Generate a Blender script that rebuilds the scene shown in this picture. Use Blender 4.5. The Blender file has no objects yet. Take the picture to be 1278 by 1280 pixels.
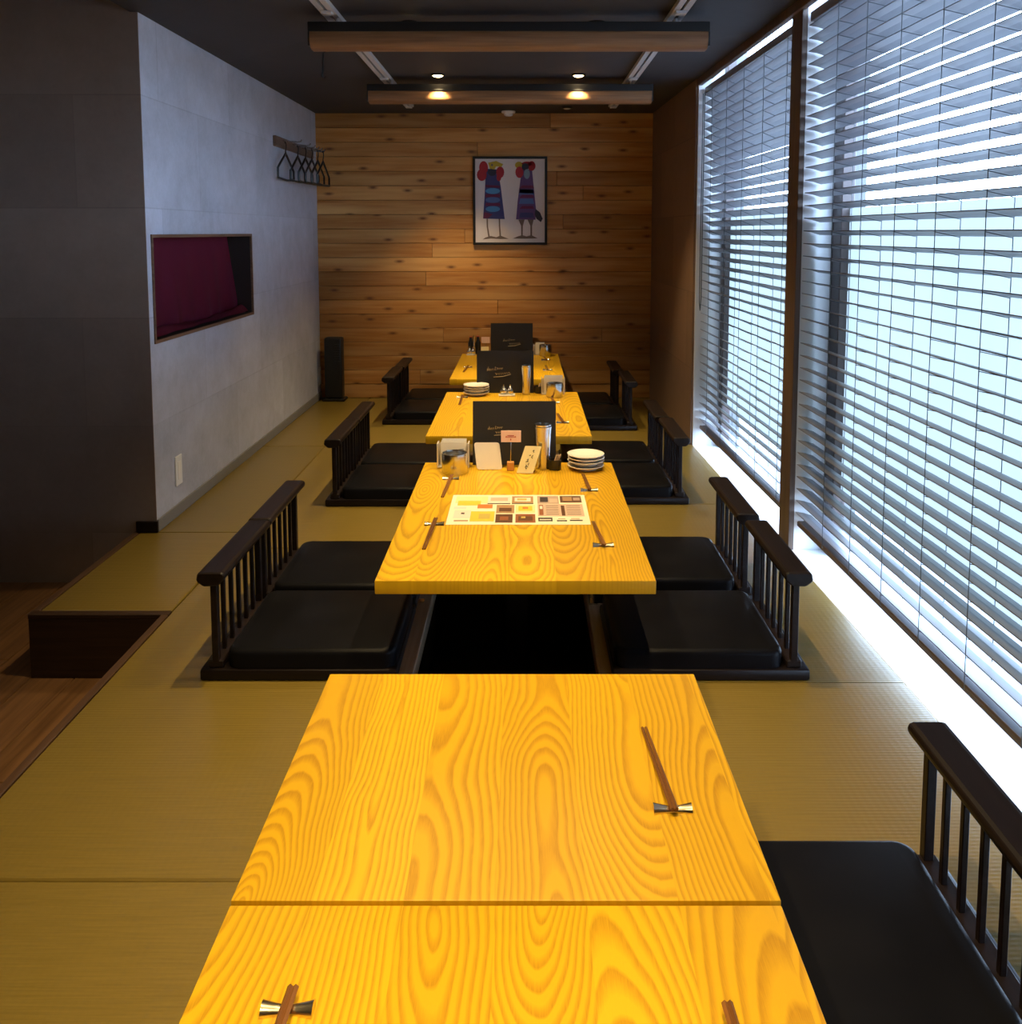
import bpy, bmesh, math, random
from mathutils import Vector, Matrix
random.seed(7)
S = bpy.context.scene
COL = S.collection
PI = math.pi

# ------------------------------------------------------------------ camera
CAMH = 1.28
cd = bpy.data.cameras.new('camera'); cam = bpy.data.objects.new('camera', cd); COL.objects.link(cam)
cam.location = (0, 0, CAMH)
cam.rotation_euler = (PI / 2 - math.atan(100 / 1107), 0, 0)
cd.sensor_width = 36; cd.lens = 1107 / 1280 * 36
cd.shift_x = (639 - 655) / 1280; cd.shift_y = (390 - 640) / 1280
cd.clip_start = .02; cd.clip_end = 100
S.camera = cam

# ------------------------------------------------------------------ sky, daylight, exposure
SKY = 18.0
LAMP = 91.0
WARM = (1.0, .73, .36)
w = bpy.data.worlds.new('overcast'); S.world = w; w.use_nodes = True
nt = w.node_tree; nt.nodes.clear()
tc = nt.nodes.new('ShaderNodeTexCoord'); sp = nt.nodes.new('ShaderNodeSeparateXYZ')
cr = nt.nodes.new('ShaderNodeValToRGB'); bg = nt.nodes.new('ShaderNodeBackground'); ow = nt.nodes.new('ShaderNodeOutputWorld')
mr = nt.nodes.new('ShaderNodeMapRange'); mr.inputs[1].default_value = -1; mr.inputs[2].default_value = 1
nt.links.new(tc.outputs['Generated'], sp.inputs[0]); nt.links.new(sp.outputs['Z'], mr.inputs[0])
nt.links.new(mr.outputs[0], cr.inputs[0]); nt.links.new(cr.outputs[0], bg.inputs[0]); nt.links.new(bg.outputs[0], ow.inputs[0])
cr.color_ramp.elements[0].position = .49; cr.color_ramp.elements[0].color = (.08, .09, .10, 1)
cr.color_ramp.elements[1].position = .51; cr.color_ramp.elements[1].color = (.50, .69, 1, 1)
bg.inputs[1].default_value = SKY
S.view_settings.view_transform = 'Standard'; S.view_settings.look = 'None'
S.view_settings.gamma = 1; S.view_settings.exposure = 0; S.view_settings.use_curve_mapping = False
S.cycles.max_bounces = 10; S.cycles.diffuse_bounces = 6; S.cycles.transparent_max_bounces = 12
S.cycles.sample_clamp_indirect = 6

# ------------------------------------------------------------------ materials
def newmat(n):
    m = bpy.data.materials.new(n); m.use_nodes = True
    t = m.node_tree; b = t.nodes['Principled BSDF']
    return m, t, b
def plain(n, c, rough=.6, metal=0, spec=.5, coat=0):
    m, t, b = newmat(n)
    b.inputs['Base Color'].default_value = (*c, 1); b.inputs['Roughness'].default_value = rough
    b.inputs['Metallic'].default_value = metal; b.inputs['Specular IOR Level'].default_value = spec
    b.inputs['Coat Weight'].default_value = coat
    return m
class N:
    """terse node helper"""
    def __init__(s, t): s.t = t
    def n(s, k, **kw):
        x = s.t.nodes.new(k)
        for a, v in kw.items(): setattr(x, a, v)
        return x
    def put(s, sock, v):
        if hasattr(v, 'is_output'): s.t.links.new(v, sock)
        else: sock.default_value = v
    def m(s, op, a, b=None, c=None):
        x = s.n('ShaderNodeMath', operation=op)
        s.put(x.inputs[0], a)
        if b is not None: s.put(x.inputs[1], b)
        if c is not None: s.put(x.inputs[2], c)
        return x.outputs[0]
    def xyz(s, v):
        x = s.n('ShaderNodeSeparateXYZ'); s.put(x.inputs[0], v); return x.outputs
    def comb(s, a, b, c):
        x = s.n('ShaderNodeCombineXYZ')
        for i, v in enumerate((a, b, c)): s.put(x.inputs[i], v)
        return x.outputs[0]
    def scale(s, v, k):
        x = s.n('ShaderNodeVectorMath', operation='MULTIPLY'); s.put(x.inputs[0], v); x.inputs[1].default_value = k; return x.outputs[0]
    def addv(s, v, q):
        x = s.n('ShaderNodeVectorMath', operation='ADD'); s.put(x.inputs[0], v); s.put(x.inputs[1], q); return x.outputs[0]
    def noise(s, v, sc, det=3, rough=.5, dim='3D'):
        x = s.n('ShaderNodeTexNoise', noise_dimensions=dim); s.put(x.inputs['Vector'], v)
        x.inputs['Scale'].default_value = sc; x.inputs['Detail'].default_value = det; x.inputs['Roughness'].default_value = rough
        return x.outputs[0]
    def white(s, v):
        x = s.n('ShaderNodeTexWhiteNoise', noise_dimensions='1D'); s.put(x.inputs['W'], v); return x.outputs
    def ramp(s, f, stops, interp='LINEAR'):
        x = s.n('ShaderNodeValToRGB'); r = x.color_ramp; r.interpolation = interp
        while len(r.elements) < len(stops): r.elements.new(.5)
        for e, (p, c) in zip(r.elements, stops):
            e.position = p; e.color = (*c, 1) if len(c) == 3 else c
        s.put(x.inputs[0], f); return x.outputs[0]
    def mix(s, f, a, b, mode='MIX'):
        x = s.n('ShaderNodeMix', data_type='RGBA', blend_type=mode)
        s.put(x.inputs[0], f); s.put(x.inputs[6], a if hasattr(a, 'is_output') else (*a, 1)); s.put(x.inputs[7], b if hasattr(b, 'is_output') else (*b, 1))
        return x.outputs[2]
    def bump(s, h, st, d, b):
        x = s.n('ShaderNodeBump'); x.inputs['Strength'].default_value = st; x.inputs['Distance'].default_value = d
        s.put(x.inputs['Height'], h); s.t.links.new(x.outputs[0], b.inputs['Normal'])
    def pos(s): return s.n('ShaderNodeNewGeometry').outputs['Position']
    def obj(s): return s.n('ShaderNodeTexCoord').outputs['Object']
    def rnd(s): return s.n('ShaderNodeObjectInfo').outputs['Random']

def ash_wood():
    """cathedral-grained glued ash boards running along y"""
    m, t, b = newmat('ash wood'); k = N(t)
    P = k.pos(); x, y, z = k.xyz(P)
    BW = .128
    bi = k.m('FLOOR', k.m('DIVIDE', k.m('ADD', x, 10.024), BW))
    tab = k.xyz(k.n('ShaderNodeObjectInfo').outputs['Location'])[1]   # fresh boards on each table
    seed = k.m('ADD', k.m('MULTIPLY', bi, 3.17), k.m('MULTIPLY', tab, 7.31))
    r1 = k.white(seed)[0]; r2 = k.white(k.m('ADD', seed, 51.3))[0]
    lx = k.m('SUBTRACT', k.m('SUBTRACT', k.m('ADD', x, 10.024), k.m('MULTIPLY', bi, BW)), k.m('MULTIPLY', r1, BW))
    big = k.noise(k.comb(k.m('MULTIPLY', x, .5), k.m('MULTIPLY', y, 1.3), k.m('MULTIPLY', seed, 1.7)), 1.0, 1.0, .5)
    wob = k.noise(k.comb(k.m('MULTIPLY', x, 4.0), k.m('MULTIPLY', y, 2.4), k.m('MULTIPLY', seed, .9)), 1.0, 2, .5)
    fine = k.noise(k.comb(k.m('MULTIPLY', x, 40), k.m('MULTIPLY', y, 9), seed), 1.0, 2, .5)
    slope = k.m('MULTIPLY', k.m('SUBTRACT', k.white(k.m('ADD', seed, 23.9))[0], .5), .34)
    depth = k.m('ADD', k.m('ADD', k.m('MULTIPLY', k.m('SUBTRACT', big, .5), .17), k.m('MULTIPLY', k.m('SUBTRACT', r2, .5), .16)), k.m('MULTIPLY', slope, k.m('SUBTRACT', y, tab)))
    lx2 = k.m('ADD', lx, k.m('MULTIPLY', k.m('SUBTRACT', wob, .5), .055))
    r = k.m('SQRT', k.m('ADD', k.m('MULTIPLY', lx2, lx2), k.m('MULTIPLY', depth, depth)))
    r = k.m('ADD', r, k.m('MULTIPLY', k.m('SUBTRACT', fine, .5), .0035))
    fr = k.m('FRACT', k.m('MULTIPLY', r, k.m('ADD', 85.0, k.m('MULTIPLY', k.white(k.m('ADD', seed, 3.3))[0], 60.0))))
    ring0 = k.ramp(fr, [(0, (.1, .1, .1)), (.35, (.10, .10, .10)), (.72, (.85, .85, .85)), (.86, (1, 1, 1)), (1, (.1, .1, .1))])
    ny = k.m('ABSOLUTE', k.xyz(k.n('ShaderNodeNewGeometry').outputs['Normal'])[1])
    ring = k.m('MULTIPLY', ring0, k.m('SUBTRACT', 1.0, k.m('MULTIPLY', ny, .8)))
    pore = k.noise(k.scale(P, (900, 30, 900)), 1, 2, .6)
    ringp = k.m('MULTIPLY', ring, k.ramp(pore, [(.3, (.55,) * 3), (.65, (1, 1, 1))]))
    tone = k.ramp(k.white(k.m('ADD', seed, 7.7))[0], [(0, (.63, .36, .008)), (1, (.76, .45, .012))])
    col = k.mix(k.m('MULTIPLY', ringp, .70), tone, (.27, .105, .004))
    k.put(b.inputs['Base Color'], col)
    b.inputs['Roughness'].default_value = .42
    b.inputs['Specular IOR Level'].default_value = .35
    k.bump(ringp, .05, .002, b)
    return m
def cedar():
    """knotty horizontal boards, each with its own tone"""
    m, t, b = newmat('knotty cedar'); k = N(t)
    P = k.pos(); x, y, z = k.xyz(P); R = k.rnd()
    v = k.comb(k.m('ADD', k.m('MULTIPLY', x, 1.2), k.m('MULTIPLY', R, 40)), 0.0, k.m('ADD', k.m('MULTIPLY', z, 22), k.m('MULTIPLY', R, 9)))
    n1 = k.noise(v, 1.6, 4, .6)
    v2 = k.comb(k.m('ADD', k.m('MULTIPLY', x, .8), k.m('MULTIPLY', R, 90)), 0.0, k.m('MULTIPLY', z, 9))
    n2 = k.noise(v2, 1.2, 2, .5)
    c1 = k.ramp(n1, [(.3, (.42, .165, .036)), (.5, (.52, .235, .055)), (.72, (.62, .32, .095))])
    c2 = k.mix(k.ramp(n2, [(.45, (0, 0, 0)), (.7, (1, 1, 1))]), c1, (.70, .40, .14))
    tone = k.ramp(R, [(0, (.70, .66, .62)), (.5, (.9, .88, .86)), (1, (1.12, 1.1, 1.08))])
    c3 = k.mix(1.0, c2, tone, 'MULTIPLY')
    vo = k.n('ShaderNodeTexVoronoi', voronoi_dimensions='2D'); vo.inputs['Scale'].default_value = 1
    kv = k.comb(k.m('ADD', k.m('MULTIPLY', x, 3.4), k.m('MULTIPLY', R, 3)), k.m('MULTIPLY', z, 9.2), 0.0)
    k.put(vo.inputs['Vector'], kv)
    d = vo.outputs['Distance']
    vsel = k.m('GREATER_THAN', k.xyz(vo.outputs['Color'])[0], .52)
    knot = k.ramp(k.m('ADD', d, k.m('MULTIPLY', vsel, .5)), [(.04, (.9, .9, .9)), (.08, (.5, .5, .5)), (.17, (0, 0, 0))])
    c4 = k.mix(knot, c3, (.13, .042, .014))
    k.put(b.inputs['Base Color'], c4); b.inputs['Roughness'].default_value = .55
    k.bump(n1, .15, .002, b)
    return m
def concrete(n, base, var):
    m, t, b = newmat(n); k = N(t)
    P = k.pos(); x, y, z = k.xyz(P)
    u = k.m('ADD', y, x)
    br = k.n('ShaderNodeTexBrick'); br.inputs['Scale'].default_value = 1; br.inputs['Brick Width'].default_value = .92
    br.inputs['Row Height'].default_value = .46; br.inputs['Mortar Size'].default_value = .003; br.inputs['Bias'].default_value = 0
    br.inputs['Color1'].default_value = (.86, .86, .86, 1); br.inputs['Color2'].default_value = (1.08, 1.08, 1.08, 1); br.inputs['Mortar'].default_value = (.84, .84, .84, 1)
    k.put(br.inputs['Vector'], k.comb(u, z, 0.0))
    n1 = k.noise(P, 2.2, 5, .6); n2 = k.noise(P, 9, 4, .65); n3 = k.noise(P, 60, 2, .5)
    a = k.m('ADD', k.m('MULTIPLY', n1, .5), k.m('ADD', k.m('MULTIPLY', n2, .35), k.m('MULTIPLY', n3, .15)))
    lo = tuple(c * (1 - var) for c in base); hi = tuple(c * (1 + var) for c in base)
    c1 = k.ramp(a, [(.34, lo), (.66, hi)])
    k.put(b.inputs['Base Color'], k.mix(1.0, c1, br.outputs['Color'], 'MULTIPLY'))
    b.inputs['Roughness'].default_value = .75; b.inputs['Specular IOR Level'].default_value = .3
    k.bump(n2, .1, .004, b)
    return m
def tatami():
    m, t, b = newmat('tatami rush'); k = N(t)
    P = k.pos(); x, y, z = k.xyz(P); R = k.rnd()
    wv = k.m('SINE', k.m('MULTIPLY', y, 2 * PI / .011))
    strand = k.noise(k.comb(k.m('MULTIPLY', x, 9), k.m('MULTIPLY', y, 330), R), 1, 2, .6)
    weft = k.m('SINE', k.m('ADD', k.m('MULTIPLY', x, 2 * PI / .018), 0.0))
    big = k.noise(P, 3, 3, .6)
    h = k.m('ADD', k.m('MULTIPLY', wv, .5), k.m('MULTIPLY', weft, .25))
    c1 = k.ramp(strand, [(.3, (.158, .110, .018)), (.7, (.215, .150, .030))])
    c2 = k.mix(k.m('MULTIPLY', big, .5), c1, (.180, .122, .016))
    tone = k.ramp(R, [(0, (.90, .91, .92)), (1, (1.05, 1.03, 1.0))])
    k.put(b.inputs['Base Color'], k.mix(1.0, c2, tone, 'MULTIPLY'))
    b.inputs['Roughness'].default_value = .33; b.inputs['Specular IOR Level'].default_value = .8
    k.bump(h, .16, .0012, b)
    return m
def grain(n, lo, hi, axis, rough=.5, sc=1.0, spec=.4):
    m, t, b = newmat(n); k = N(t)
    s = [70 * sc] * 3; s[axis] = 3 * sc
    P = k.addv(k.scale(k.pos(), tuple(s)), k.comb(k.m('MULTIPLY', k.rnd(), 50), 0.0, 0.0))
    k.put(b.inputs['Base Color'], k.mix(1.0, k.ramp(k.noise(P, 1, 3, .6), [(.3, lo), (.7, hi)]),
          k.ramp(k.rnd(), [(0, (.82,) * 3), (1, (1.1,) * 3)]), 'MULTIPLY'))
    b.inputs['Roughness'].default_value = rough; b.inputs['Specular IOR Level'].default_value = spec
    return m
def vinyl():
    m, t, b = newmat('black vinyl'); k = N(t)
    n = k.noise(k.obj(), 260, 2, .6); n2 = k.noise(k.obj(), 7, 2, .5)
    k.put(b.inputs['Base Color'], k.ramp(n2, [(.3, (.0045, .0045, .006)), (.7, (.007, .007, .009))]))
    b.inputs['Roughness'].default_value = .34; b.inputs['Specular IOR Level'].default_value = .07
    k.bump(k.m('ADD', k.m('MULTIPLY', n, .1), n2), .12, .004, b)
    return m
def emit(n, c, s):
    m, t, b = newmat(n)
    b.inputs['Base Color'].default_value = (0, 0, 0, 1)
    b.inputs['Emission Color'].default_value = (*c, 1); b.inputs['Emission Strength'].default_value = s
    return m
def glass_clear():
    m = bpy.data.materials.new('clear window glass'); m.use_nodes = True; t = m.node_tree; t.nodes.clear()
    o = t.nodes.new('ShaderNodeOutputMaterial'); a = t.nodes.new('ShaderNodeBsdfTransparent'); g = t.nodes.new('ShaderNodeBsdfGlossy')
    x = t.nodes.new('ShaderNodeMixShader'); x.inputs[0].default_value = .04; g.inputs['Roughness'].default_value = .02
    a.inputs[0].default_value = (.93, .97, .98, 1)
    t.links.new(a.outputs[0], x.inputs[1]); t.links.new(g.outputs[0], x.inputs[2]); t.links.new(x.outputs[0], o.inputs[0])
    return m
def frosted():
    m = bpy.data.materials.new('frosted film on glass'); m.use_nodes = True; t = m.node_tree; t.nodes.clear(); k = N(t)
    o = t.nodes.new('ShaderNodeOutputMaterial'); a = t.nodes.new('ShaderNodeBsdfTranslucent'); g = t.nodes.new('ShaderNodeBsdfDiffuse'); x = t.nodes.new('ShaderNodeAddShader')
    n = k.noise(k.pos(), 3, 2, .5)
    k.put(a.inputs[0], k.ramp(n, [(.3, (.136, .144, .131)), (.7, (.143, .151, .138))])); g.inputs[0].default_value = (.10, .12, .13, 1)
    t.links.new(a.outputs[0], x.inputs[0]); t.links.new(g.outputs[0], x.inputs[1]); t.links.new(x.outputs[0], o.inputs[0])
    return m
def steel():
    m, t, b = newmat('brushed steel'); k = N(t)
    b.inputs['Base Color'].default_value = (.62, .60, .57, 1); b.inputs['Metallic'].default_value = 1
    n = k.noise(k.scale(k.obj(), (30, 30, 900)), 1, 2, .5)
    k.put(b.inputs['Roughness'], k.ramp(n, [(0, (.16,) * 3), (1, (.30,) * 3)]))
    return m

M = dict(
    ash=ash_wood(), cedar=cedar(), tatami=tatami(), vinyl=vinyl(), steel=steel(),
    wall=concrete('grey concrete wallpaper with window blue painted in', (.50, .52, .60), .18),  # blue of the window light mixed into the grey wallpaper colour
    wall_shade_paint=concrete('grey wallpaper with warm shade painted in', (.30, .225, .185), .12),  # same wallpaper, its shade and warm lamplight put into a darker colour
    wall_brown=concrete('dark brown plaster', (.20, .125, .085), .10),
    ceil=concrete('charcoal ceiling', (.048, .047, .050), .10),
    dark=grain('dark stained wood', (.006, .0035, .0035), (.016, .009, .008), 1, .42, 1, .25),
    darkx=grain('dark stained base wood', (.006, .0035, .0035), (.013, .008, .007), 0, .42, 1, .25),
    step=grain('brown step board', (.055, .028, .015), (.100, .052, .028), 1, .5),
    stepx=grain('brown riser board', (.026, .013, .008), (.052, .026, .015), 0, .5),
    plank=grain('oak floor plank', (.11, .052, .020), (.21, .105, .043), 1, .45),
    pitframe=grain('pit frame wood', (.42, .29, .18), (.56, .41, .27), 1, .5),
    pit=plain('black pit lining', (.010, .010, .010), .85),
    beam=grain('lamp beam veneer', (.22, .105, .045), (.36, .185, .085), 0, .5),
    black=plain('matt black metal', (.010, .010, .011), .45),
    rail=plain('white track', (.52, .50, .49), .5),
    sill=plain('white sill', (.92, .92, .90), .5),
    reveal=plain('white reveal paint', (.80, .80, .80), .7),
    post=grain('brown post wood', (.085, .055, .040), (.15, .10, .075), 2, .5),
    jamb=plain('bronze window frame', (.085, .060, .055), .4),
    slat=plain('grey blind slat', (.17, .165, .178), .38, 0, .5),
    cord=plain('grey blind cord', (.11, .12, .13), .8),
    clear=glass_clear(), frost=frosted(),
    white=plain('white ceramic', (.80, .78, .74), .25), paper=plain('white paper', (.86, .83, .78), .7),
    cream=plain('cream card', (.84, .74, .42), .7), pink=plain('pale pink card', (.84, .58, .50), .6),
    ink=plain('black ink', (.02, .018, .015), .6), redink=plain('red ink', (.45, .06, .04), .6),
    gold=plain('gold script', (.42, .32, .17), .5),
    menu=plain('charcoal menu cover', (.020, .020, .023), .55), menu2=plain('black menu cover', (.010, .011, .017), .5),
    chop=grain('chopstick wood', (.15, .058, .014), (.24, .10, .025), 1, .5),
    rest=plain('polished rest metal', (.88, .78, .58), .22, 1),
    blackcer=plain('black lacquer', (.012, .011, .011), .35), toothpick=plain('kraft paper sleeve', (.62, .42, .24), .7),
    woodblock=plain('light wood block', (.55, .25, .06), .6), acrylic=plain('milky acrylic', (.66, .60, .52), .2),
    maroon=plain('maroon cloth', (.20, .012, .045), .85), nichewood=grain('niche frame wood', (.12, .062, .035), (.22, .125, .075), 1, .5),
    nichedark=plain('dark niche lining', (.022, .012, .012), .8),
    canvas=plain('white canvas', (.74, .68, .66), .8),
    plate=plain('white switch plate', (.80, .80, .78), .5), hanger=plain('black plastic hanger', (.008, .008, .009), .35),
    hrail=grain('hook rail wood', (.10, .065, .045), (.17, .11, .08), 1, .5),
    base=plain('grey skirting', (.20, .195, .19), .7), ground=concrete('pale paving', (.20, .20, .20), .1),
    bulb=emit('lamp glow', (1, .70, .34), 30), bulb_off=plain('unlit lens', (.7, .68, .62), .2),
)

# ------------------------------------------------------------------ mesh helpers
def B(): return bmesh.new()
def box(bm, x0, x1, y0, y1, z0, z1, bev=0, seg=2, mat=None):
    r = bmesh.ops.create_cube(bm, size=1)
    vs = r['verts']
    for v in vs:
        v.co = Vector(((x0 + x1) / 2 + v.co.x * (x1 - x0), (y0 + y1) / 2 + v.co.y * (y1 - y0), (z0 + z1) / 2 + v.co.z * (z1 - z0)))
    fs = list({f for v in vs for f in v.link_faces})
    if mat is not None:
        for f in fs: f.material_index = mat
    if bev:
        es = list({e for v in vs for e in v.link_edges})
        bmesh.ops.bevel(bm, geom=es, offset=bev, segments=seg, affect='EDGES', profile=.5)
    return vs
def lathe(bm, prof, seg=24, cx=0, cy=0, cz=0):
    rings = []
    for r, z in prof:
        if r < 1e-6: rings.append([bm.verts.new((cx, cy, cz + z))])
        else: rings.append([bm.verts.new((cx + r * math.cos(2 * PI * i / seg), cy + r * math.sin(2 * PI * i / seg), cz + z)) for i in range(seg)])
    for a, b in zip(rings, rings[1:]):
        for i in range(seg):
            j = (i + 1) % seg
            if len(a) == 1 and len(b) == 1: continue
            if len(a) == 1: bm.faces.new((a[0], b[j], b[i]))
            elif len(b) == 1: bm.faces.new((a[i], a[j], b[0]))
            else: bm.faces.new((a[i], a[j], b[j], b[i]))
def tube(bm, pts, r, seg=6, cap=True, r2=None):
    pts = [Vector(p) for p in pts]; rings = []
    for i, p in enumerate(pts):
        d = (pts[min(i + 1, len(pts) - 1)] - pts[max(i - 1, 0)]).normalized()
        a = d.orthogonal().normalized() if i == 0 else (pa - d * pa.dot(d)).normalized()
        pa = a; b = d.cross(a)
        rr = r if r2 is None else r + (r2 - r) * i / (len(pts) - 1)
        rings.append([bm.verts.new(p + (a * math.cos(2 * PI * k / seg + PI / 4) + b * math.sin(2 * PI * k / seg + PI / 4)) * rr) for k in range(seg)])
    for A, Bb in zip(rings, rings[1:]):
        for k in range(seg): bm.faces.new((A[k], A[(k + 1) % seg], Bb[(k + 1) % seg], Bb[k]))
    if cap: bm.faces.new(rings[0][::-1]); bm.faces.new(rings[-1])
def prism(bm, poly, fn, t0, t1, mat=0):
    """polygon in (a,b) extruded from t0 to t1; fn(a,b,t)->xyz"""
    A = [bm.verts.new(fn(a, b, t0)) for a, b in poly]; C = [bm.verts.new(fn(a, b, t1)) for a, b in poly]
    fs = [bm.faces.new(A[::-1]), bm.faces.new(C)]
    n = len(poly)
    for i in range(n): fs.append(bm.faces.new((A[i], A[(i + 1) % n], C[(i + 1) % n], C[i])))
    for f in fs: f.material_index = mat
def link(name, bm, mats, parent=None, smooth=False, ang=40, loc=None, rot=None):
    bmesh.ops.recalc_face_normals(bm, faces=bm.faces)
    me = bpy.data.meshes.new(name); bm.to_mesh(me); bm.free()
    for m in (mats if isinstance(mats, (list, tuple)) else [mats]): me.materials.append(m)
    if smooth:
        me.polygons.foreach_set('use_smooth', [True] * len(me.polygons))
        me.set_sharp_from_angle(angle=math.radians(ang))
    return linkmesh(name, me, parent, loc, rot)
def linkmesh(name, me, parent=None, loc=None, rot=None):
    o = bpy.data.objects.new(name, me); COL.objects.link(o)
    if parent: o.parent = parent
    if loc: o.location = loc
    if rot: o.rotation_euler = rot
    return o
def part(name, parent, mats, fn, smooth=False, **kw):
    bm = B(); fn(bm); return link(name, bm, mats, parent, smooth, **kw)
def thing(name, label, cat, loc=(0, 0, 0), rz=0, group=None):
    o = bpy.data.objects.new(name, None); COL.objects.link(o); o.empty_display_size = .05
    o.location = loc; o.rotation_euler = (0, 0, rz)
    tag(o, label, cat, group); return o
def tag(o, label, cat, group=None, kind=None):
    o['label'] = label; o['category'] = cat
    if group: o['group'] = group
    if kind: o['kind'] = kind
    return o
def struct(o, label, cat): return tag(o, label, cat, None, 'structure')
def dup(root, loc, label, rz=None, group=None):
    r = root.copy(); COL.objects.link(r); r.location = loc; r['label'] = label
    if rz is not None: r.rotation_euler = (0, 0, rz)
    if group: r['group'] = group
    for ch in list(root.children):
        c = ch.copy(); COL.objects.link(c); c.parent = r
        for g in list(ch.children):
            d = g.copy(); COL.objects.link(d); d.parent = c
    return r

# ------------------------------------------------------------------ measured room
YB = 6.785            # back wall
CZ = 2.17             # ceiling
XL = -1.57            # left wall face
YN = 3.69             # near end of left wall
PX, PY, TH = 1.023, 5.175, math.atan(.0242)   # window wall frame (slightly out of square)
FL = -.22             # lower plank floor
XE = -1.215           # platform edge
XA, YA = -1.665, 2.88  # alcove of the platform
PITS = [(.15, 1.72), (2.38, 3.46), (4.05, 5.05), (5.62, 6.62)]
PX0, PX1 = [-.33, -.375, -.405, -.43], None
def pit_x(i):          # outer edges of the frame
    return [(-.375, .272), (-.375, .272), (-.405, .245), (-.43, .215)][i]

# ---- platform with tatami mats
plat = thing('floor', 'raised platform floor laid with yellow green tatami mats', 'floor'); plat['kind'] = 'structure'
def mat_piece(x0, x1, y0, y1):
    g = .0015
    part('tatami_mat', plat, M['tatami'], lambda b: box(b, x0 + g, x1 - g, y0 + g, y1 - g, -.05, 0, .004, 1))
EX = 1.03
def win_x(y): return PX + (PY - y) * math.tan(TH)
left_seams = [-.6, 1.648, 3.50, 5.22, YB]
for a, b_ in zip(left_seams, left_seams[1:]):
    mat_piece(XE + .022, -.43, a, b_)
right_seams = [-.6, .75, 2.42, 4.085, 5.26, YB]
def quad_mat(poly):
    part('tatami_mat', plat, M['tatami'], lambda b: prism(b, poly, lambda p, q, t: (p, q, t), -.05, 0))
for a, b_ in zip(right_seams, right_seams[1:]):
    g = .0015
    if b_ <= 5.27: quad_mat([(.272, a + g), (win_x(a) - .006, a + g), (win_x(b_) - .006, b_ - g), (.272, b_ - g)])
    else: mat_piece(.272, .998, a, b_)
mat_piece(XA + .022, XE + .02, YA + .022, YN)
mat_piece(XL, XE + .022, YN, 5.22); mat_piece(XL, XE + .022, 5.22, YB)
ends = [-.6] + [v for p in PITS for v in p] + [YB]
for i in range(0, len(ends), 2):
    mat_piece(-.43, .272, ends[i] - .0, ends[i + 1] + .0)
for i, (a, b_) in enumerate(PITS):         # slivers beside each pit frame
    x0, x1 = pit_x(i)
    if x0 > -.428: part('tatami_mat', plat, M['tatami'], lambda b: box(b, -.43, x0, a, b_, -.05, 0))
    if x1 < .270: part('tatami_mat', plat, M['tatami'], lambda b: box(b, x1, .272, a, b_, -.05, 0))
# pits
pit_names = ['under the two foremost tables', 'under the table with the flyer', 'under the table with the cruets', 'under the table against the plank wall']
for i, (a, b_) in enumerate(PITS):
    x0, x1 = pit_x(i)
    t = thing('foot_well', 'dark sunken foot well with wooden rim ' + pit_names[i], 'foot well', ((x0 + x1) / 2, (a + b_) / 2, -.42)); t['kind'] = 'structure'
    cx, cy = t.location.x, t.location.y; hx, hy = (x1 - x0) / 2, (b_ - a) / 2; fw = .055
    def lin(b):
        box(b, -hx, hx, -hy, hy, 0, .02)
        box(b, -hx, -hx + .02, -hy, hy, .02, .37); box(b, hx - .02, hx, -hy, hy, .02, .37)
        box(b, -hx + .02, hx - .02, -hy, -hy + .02, .02, .37); box(b, -hx + .02, hx - .02, hy - .02, hy, .02, .37)
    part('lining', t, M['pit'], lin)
    for s in (-1, 1):
        xa, xb = (-hx, -hx + fw) if s < 0 else (hx - fw, hx)
        part('rim_board', t, M['pitframe'], lambda b: box(b, xa, xb, -hy, hy, .37, .424, .003, 1))
        ya, yb = (-hy, -hy + fw) if s < 0 else (hy - fw, hy)
        part('rim_board', t, M['pitframe'], lambda b: box(b, -hx + fw, hx - fw, ya, yb, .37, .424, .003, 1))
    if i == 1:
        part('bracket', t, M['steel'], lambda b: (box(b, hx - .048, hx - .018, .02, .07, .424, .429), box(b, hx - .048, hx - .043, .02, .07, .429, .47)))
        part('bracket', t, M['rest'], lambda b: (box(b, -hx + .004, -hx + .03, .04, .06, .424, .428), box(b, -hx + .004, -hx + .009, .04, .06, .428, .46)))
# platform edge
def edge():
    t = bpy.data.objects.new('trim_1', None); COL.objects.link(t)
    struct(t, 'brown wooden edge and riser of the raised tatami platform', 'step')
    part('nosing', t, M['step'], lambda b: box(b, XE - .003, XE + .021, -.6, YA - .0105, -.016, .001, .002, 1))
    part('nosing', t, M['stepx'], lambda b: box(b, XA - .003, XE + .021, YA - .010, YA + .021, -.016, .0012, .002, 1))
    part('nosing', t, M['step'], lambda b: box(b, XA - .003, XA + .021, YA + .022, YN - .002, -.016, .001, .002, 1))
    part('riser', t, M['step'], lambda b: box(b, XE - .001, XE + .02, -.6, YA - .0105, -.46, -.0165))
    part('riser', t, M['stepx'], lambda b: box(b, XA, XE + .02, YA - .010, YA + .018, -.46, -.0165))
    part('riser', t, M['step'], lambda b: box(b, XA, XA + .018, YA + .019, YN + .01, -.46, -.0165))
edge()
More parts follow.
